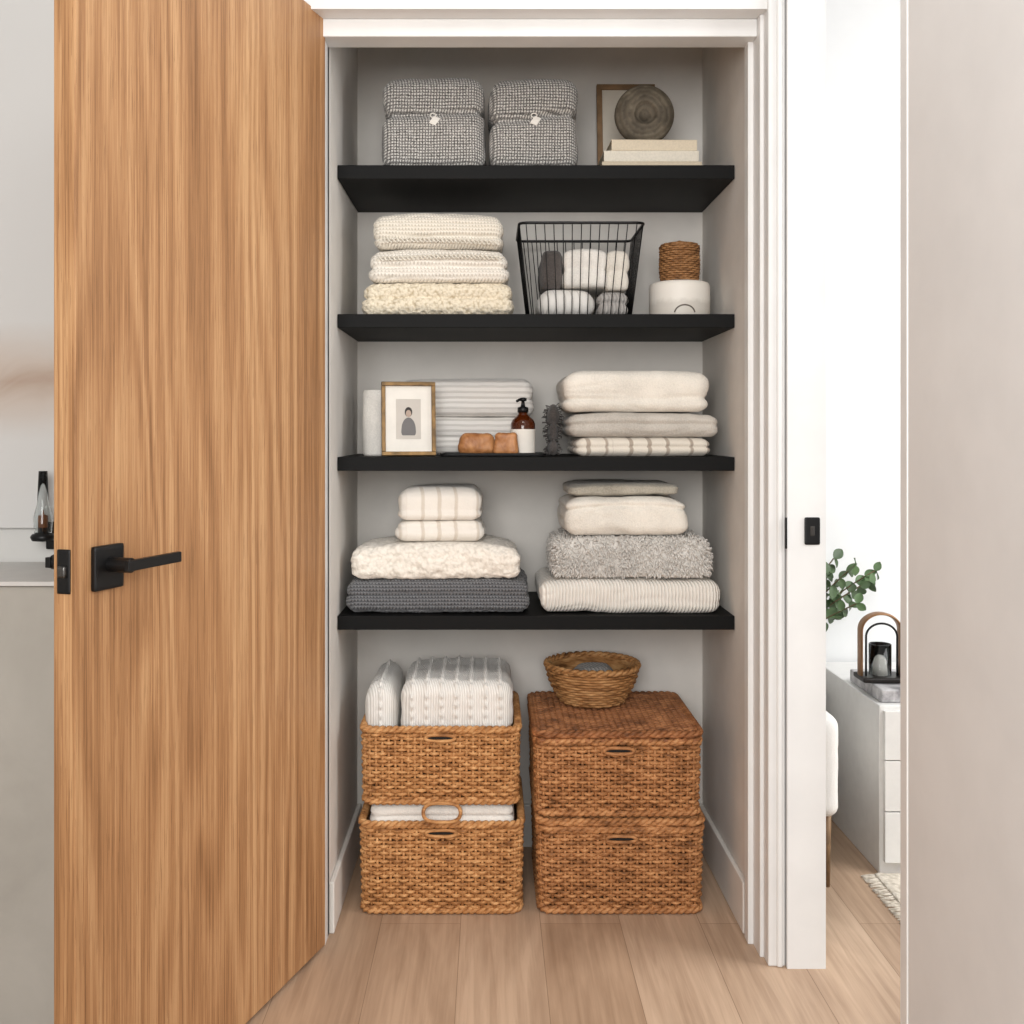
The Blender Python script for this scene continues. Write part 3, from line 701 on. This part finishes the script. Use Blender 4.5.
folded('folded_throw',X(365,2.62),X(397,2.62),0.30,0.550,2.605,2.89,[],m_tuft,'narrow white ribbed throw beside the tufted throw in the basket',cat='throw',amp=0.004,sag=0.06,rx=0.03,ry=0.04,rz=0.04,res=0.003,pat=tuftpat,grow=0)
basket('wicker_basket',X(536,YF),X(707,YF),YF,YF+0.40,0.0,0.236,M['wick_brown'],'brown lidded wicker basket standing on the floor',g,lid=1,seed=21)
basket('wicker_basket',X(533,YF),X(705,YF),YF,YF+0.40,0.2365,0.2125,M['wick_brown'],'brown lidded wicker basket stacked on another basket',g,lid=2,seed=33)
cyb=2.84; xb=X(592,cyb); hb2=0.108; zb=0.4495
def bf(t): return 0.082+0.038*math.sin(t*math.pi/2)
m_bowl=wick('bowl_wicker',(206,158,106),(172,122,74),(112,74,40))
p=roundweave(bf,0.003,hb2-0.012,0.0072,34,0.0025)
aa=np.arange(200)*2*math.pi/200; xy=np.c_[np.cos(aa),np.sin(aa)]*0.121
p+=rope(xy,np.c_[np.cos(aa),np.sin(aa)],hb2-0.008,0.0055,18)
p.append(lathe([(0.002,0.002),(0.076,0.002),(0.098,0.03),(0.116,hb2-0.012),(0.112,hb2-0.012),(0.094,0.03),(0.072,0.008),(0.002,0.008)],40))
V,f=join(p); mk('wicker_bowl',V,f,m_bowl,loc=(xb,cyb,zb),label='round tan wicker bowl on top of the lidded basket',cat='bowl')
folded('washcloth',xb-0.045,xb+0.055,zb+0.012,zb+0.098,cyb-0.055,cyb+0.05,[0.3,0.6],m_greyc,'grey folded washcloth inside the wicker bowl',cat='cloth',amp=0.003)

# ---------------------------------------------------------------- bedroom beyond
m_wh=plain('white_lacquer',(232,231,228),0.4)
dr=boxo('nightstand',(1.03,2.805,0.0),(1.55,3.34,0.446),m_wh,0.003,label='white nightstand with drawers against the wall',cat='nightstand')
for a_,b_ in ((0.035,0.168),(0.171,0.303),(0.306,0.434)):
    V,f=box((-0.25,-0.2825,a_),(0.25,-0.268,b_)); o=mk('drawer',V,f,m_wh,parent=dr,smooth=False); bev(o,0.001)
    V,f=rbox((0.05,0.006,0.004),0.003,0.004,c=(0,-0.288,b_-0.012)); k=mk('drawer_pull',V,f,M['trim'],parent=o)
mm=NT('grey_marble',0.3); v=mm.coord(); q=mm.noise(v,14,6,0.6,1.5); mm.color(mm.ramp(q,[(0.35,(120,118,120)),(0.5,(170,168,170)),(0.68,(206,204,204))]))
boxo('marble_box',(1.045,2.83,0.447),(1.33,3.08,0.482),mm.m,0.004,label='flat grey marbled box lying on the nightstand',cat='box')
xl=X(880,2.94); zl=0.483
V,f=join([rbox((0.060,0.045,0.007),0.004,0.005,c=(0,0,0.007))]); la=mk('lantern',V,f,plain('lantern_black',(40,36,34),0.4,0.5),loc=(xl,2.94,zl),label='arched bronze lantern with a glass cylinder on a marbled box',cat='lantern')
m_br=plain('bronze',(150,112,78),0.4,0.5)
def arch(hx,h,y,r,n=24,flat=1.0):
    pts=[(-hx,y,0.012),(-hx,y,h*0.35),(-hx,y,h-hx*0.85)]
    for k in range(1,n): t=math.pi-math.pi*k/n; pts.append((hx*math.cos(t),y,h-hx*0.85+hx*0.85*math.sin(t)))
    pts+=[(hx,y,h-hx*0.85),(hx,y,h*0.35),(hx,y,0.012)]
    return tube(np.array(pts),r,10,False,flat)
V,f=arch(0.055,0.184,0,0.020,flat=0.2); mk('arched_frame',V,f,m_br,parent=la)
V,f=arch(0.043,0.158,-0.012,0.003); mk('inner_arch',V,f,M['black'],parent=la)
V,f=lathe([(0.030,0.014),(0.030,0.10),(0.028,0.10),(0.028,0.014)],32,cap=False); mk('glass_cylinder',V,f,gl.m,parent=la)
V,f=lathe([(0.020,0.014),(0.020,0.055),(0.003,0.057)],24); mk('candle',V,f,m_terry,parent=la)
# plant
V,f=lathe([(0.03,0),(0.065,0.005),(0.07,0.2),(0.066,0.4),(0.035,0.5),(0.028,0.54),(0.034,0.55)],40)
vs=mk('vase_with_eucalyptus',V,f,plain('grey_ceramic',(190,186,180),0.6),loc=(0.92,3.25,0),label='tall vase on the floor with green eucalyptus branches',cat='plant')
p=[];lf=[]; rg=np.random.RandomState(12)
m_leaf=plain('leaf_green',(96,126,80),0.5,var=0.35,scale=12); m_stem=plain('stem_brown',(96,84,56),0.7)
def leaf(c,dirv,w,L):
    dirv=dirv/np.linalg.norm(dirv); s=np.cross(dirv,rg.normal(0,1,3)*0.5+np.array([0,-1,0.3])); s/=np.linalg.norm(s); nn=np.cross(s,dirv)
    V=[];n=7
    for i in range(n+1):
        t=i/n; ww=w*math.sin(math.pi*min(1,t*0.97+0.02))**0.7
        for j in (-1,0,1): V.append(c+dirv*L*t+s*ww*j+nn*(abs(j)*0.004-0.01*t*t))
    F_=[]
    for i in range(n):
        for j in range(2): a_=i*3+j; F_.append((a_,a_+1,a_+4,a_+3))
    return V,F_
for (ex,ey,ez) in ((0.225,-0.05,0.72),(0.17,-0.08,0.77),(0.26,0.0,0.745),(0.14,0.02,0.78),(0.17,-0.10,0.66),(0.10,-0.03,0.74)):
    t=np.linspace(0,1,12); P=np.c_[ex*t**1.3,ey*t,0.50+(ez-0.50)*(t**0.8)]
    p.append(tube(P,0.0022,5))
    for k in range(4,12):
        for s in (-1,1):
            dv=np.array([0.5+rg.normal(0,.4),rg.normal(0,.4),s*0.6+rg.normal(0,.4)])
            lf.append(leaf(P[k],dv,rg.uniform(0.011,0.016),rg.uniform(0.028,0.043)))
V,f=join(p); mk('stems',V,f,m_stem,parent=vs)
V,f=join(lf); mk('leaves',V,f,m_leaf,parent=vs)
V,f,N=rbox((0.070,0.20,0.13),0.03,0.012,True); V=disp(V,N,0.003,10,3)
be=mk('ottoman',V,f,cloth('bench_fabric',(236,234,230),(230,228,224),'terry',amp=0.0008),loc=(0.818,2.88,0.32),label='white upholstered ottoman with slim brown wooden legs',cat='ottoman')
for sx_ in (-1,1):
    for sy in (-1,1):
        V,f=lathe([(0.007,-0.32),(0.011,-0.125)],16); V=np.array(V); V[:,0]+=sx_*0.050; V[:,1]+=sy*0.15; mk('leg',V,f,m_wood,parent=be)
V,f,N=rbox((0.31,0.24,0.006),(0.01,0.01,0.005),(0.01,0.01,0.004),True); V=disp(V,N,0.002,30,5); V[:,2]=np.maximum(V[:,2]+0.006,0.0005)
p=[(V,f)]
for k in range(60):
    y=-0.235+k*0.008; p.append(tube(np.array([[-0.305,y,0.006],[-0.325,y+rg.normal(0,.002),0.004],[-0.345,y+rg.normal(0,.004),0.003]]),0.0022,5))
V,f=join(p); mk('rug',V,f,cloth('rug_wool',(226,216,200),(190,178,160),'boucle',0.012,0.004),loc=(1.32,2.55,0),label='cream woven rug with a fringed edge on the wood floor',cat='rug')

# ---------------------------------------------------------------- lights
def area(name,loc,target,size,energy,col=(1,1,1),sy=None):
    l=bpy.data.lights.new(name,'AREA'); l.energy=energy; l.size=size; l.color=col
    if sy: l.shape='RECTANGLE'; l.size_y=sy
    o=bpy.data.objects.new(name,l); COL.objects.link(o); o.location=loc
    o.rotation_euler=(Vector(target)-Vector(loc)).to_track_quat('-Z','Y').to_euler(); return o
area('hall_key_light',(-0.25,-1.1,1.70),(0.15,2.7,1.05),1.4,78,(1,0.985,0.965))  # added key light behind the camera, no window modelled there
area('hall_overhead_fill',(0.1,0.9,2.65),(0.12,1.5,0.0),0.7,10,(1,0.97,0.93))  # added soft fill from overhead, no lamp fixture behind it
area('bedroom_window_light',(2.4,1.9,1.8),(1.0,3.0,0.9),1.3,50,(1,1,1))
w=bpy.data.worlds.new('world'); scn.world=w; w.use_nodes=True
w.node_tree.nodes['Background'].inputs[0].default_value=(1.0,0.99,0.975,1)
w.node_tree.nodes['Background'].inputs[1].default_value=0.5

cam=bpy.data.cameras.new('camera'); co=bpy.data.objects.new('camera',cam); COL.objects.link(co)
cam.sensor_width=36; cam.lens=F/1024*36
cam.shift_x=(512-CX)/1024; cam.shift_y=-(512-CY)/1024
co.location=(0,0,CH); co.rotation_euler=(math.pi/2,0,0)
cam.clip_start=0.02
scn.camera=co
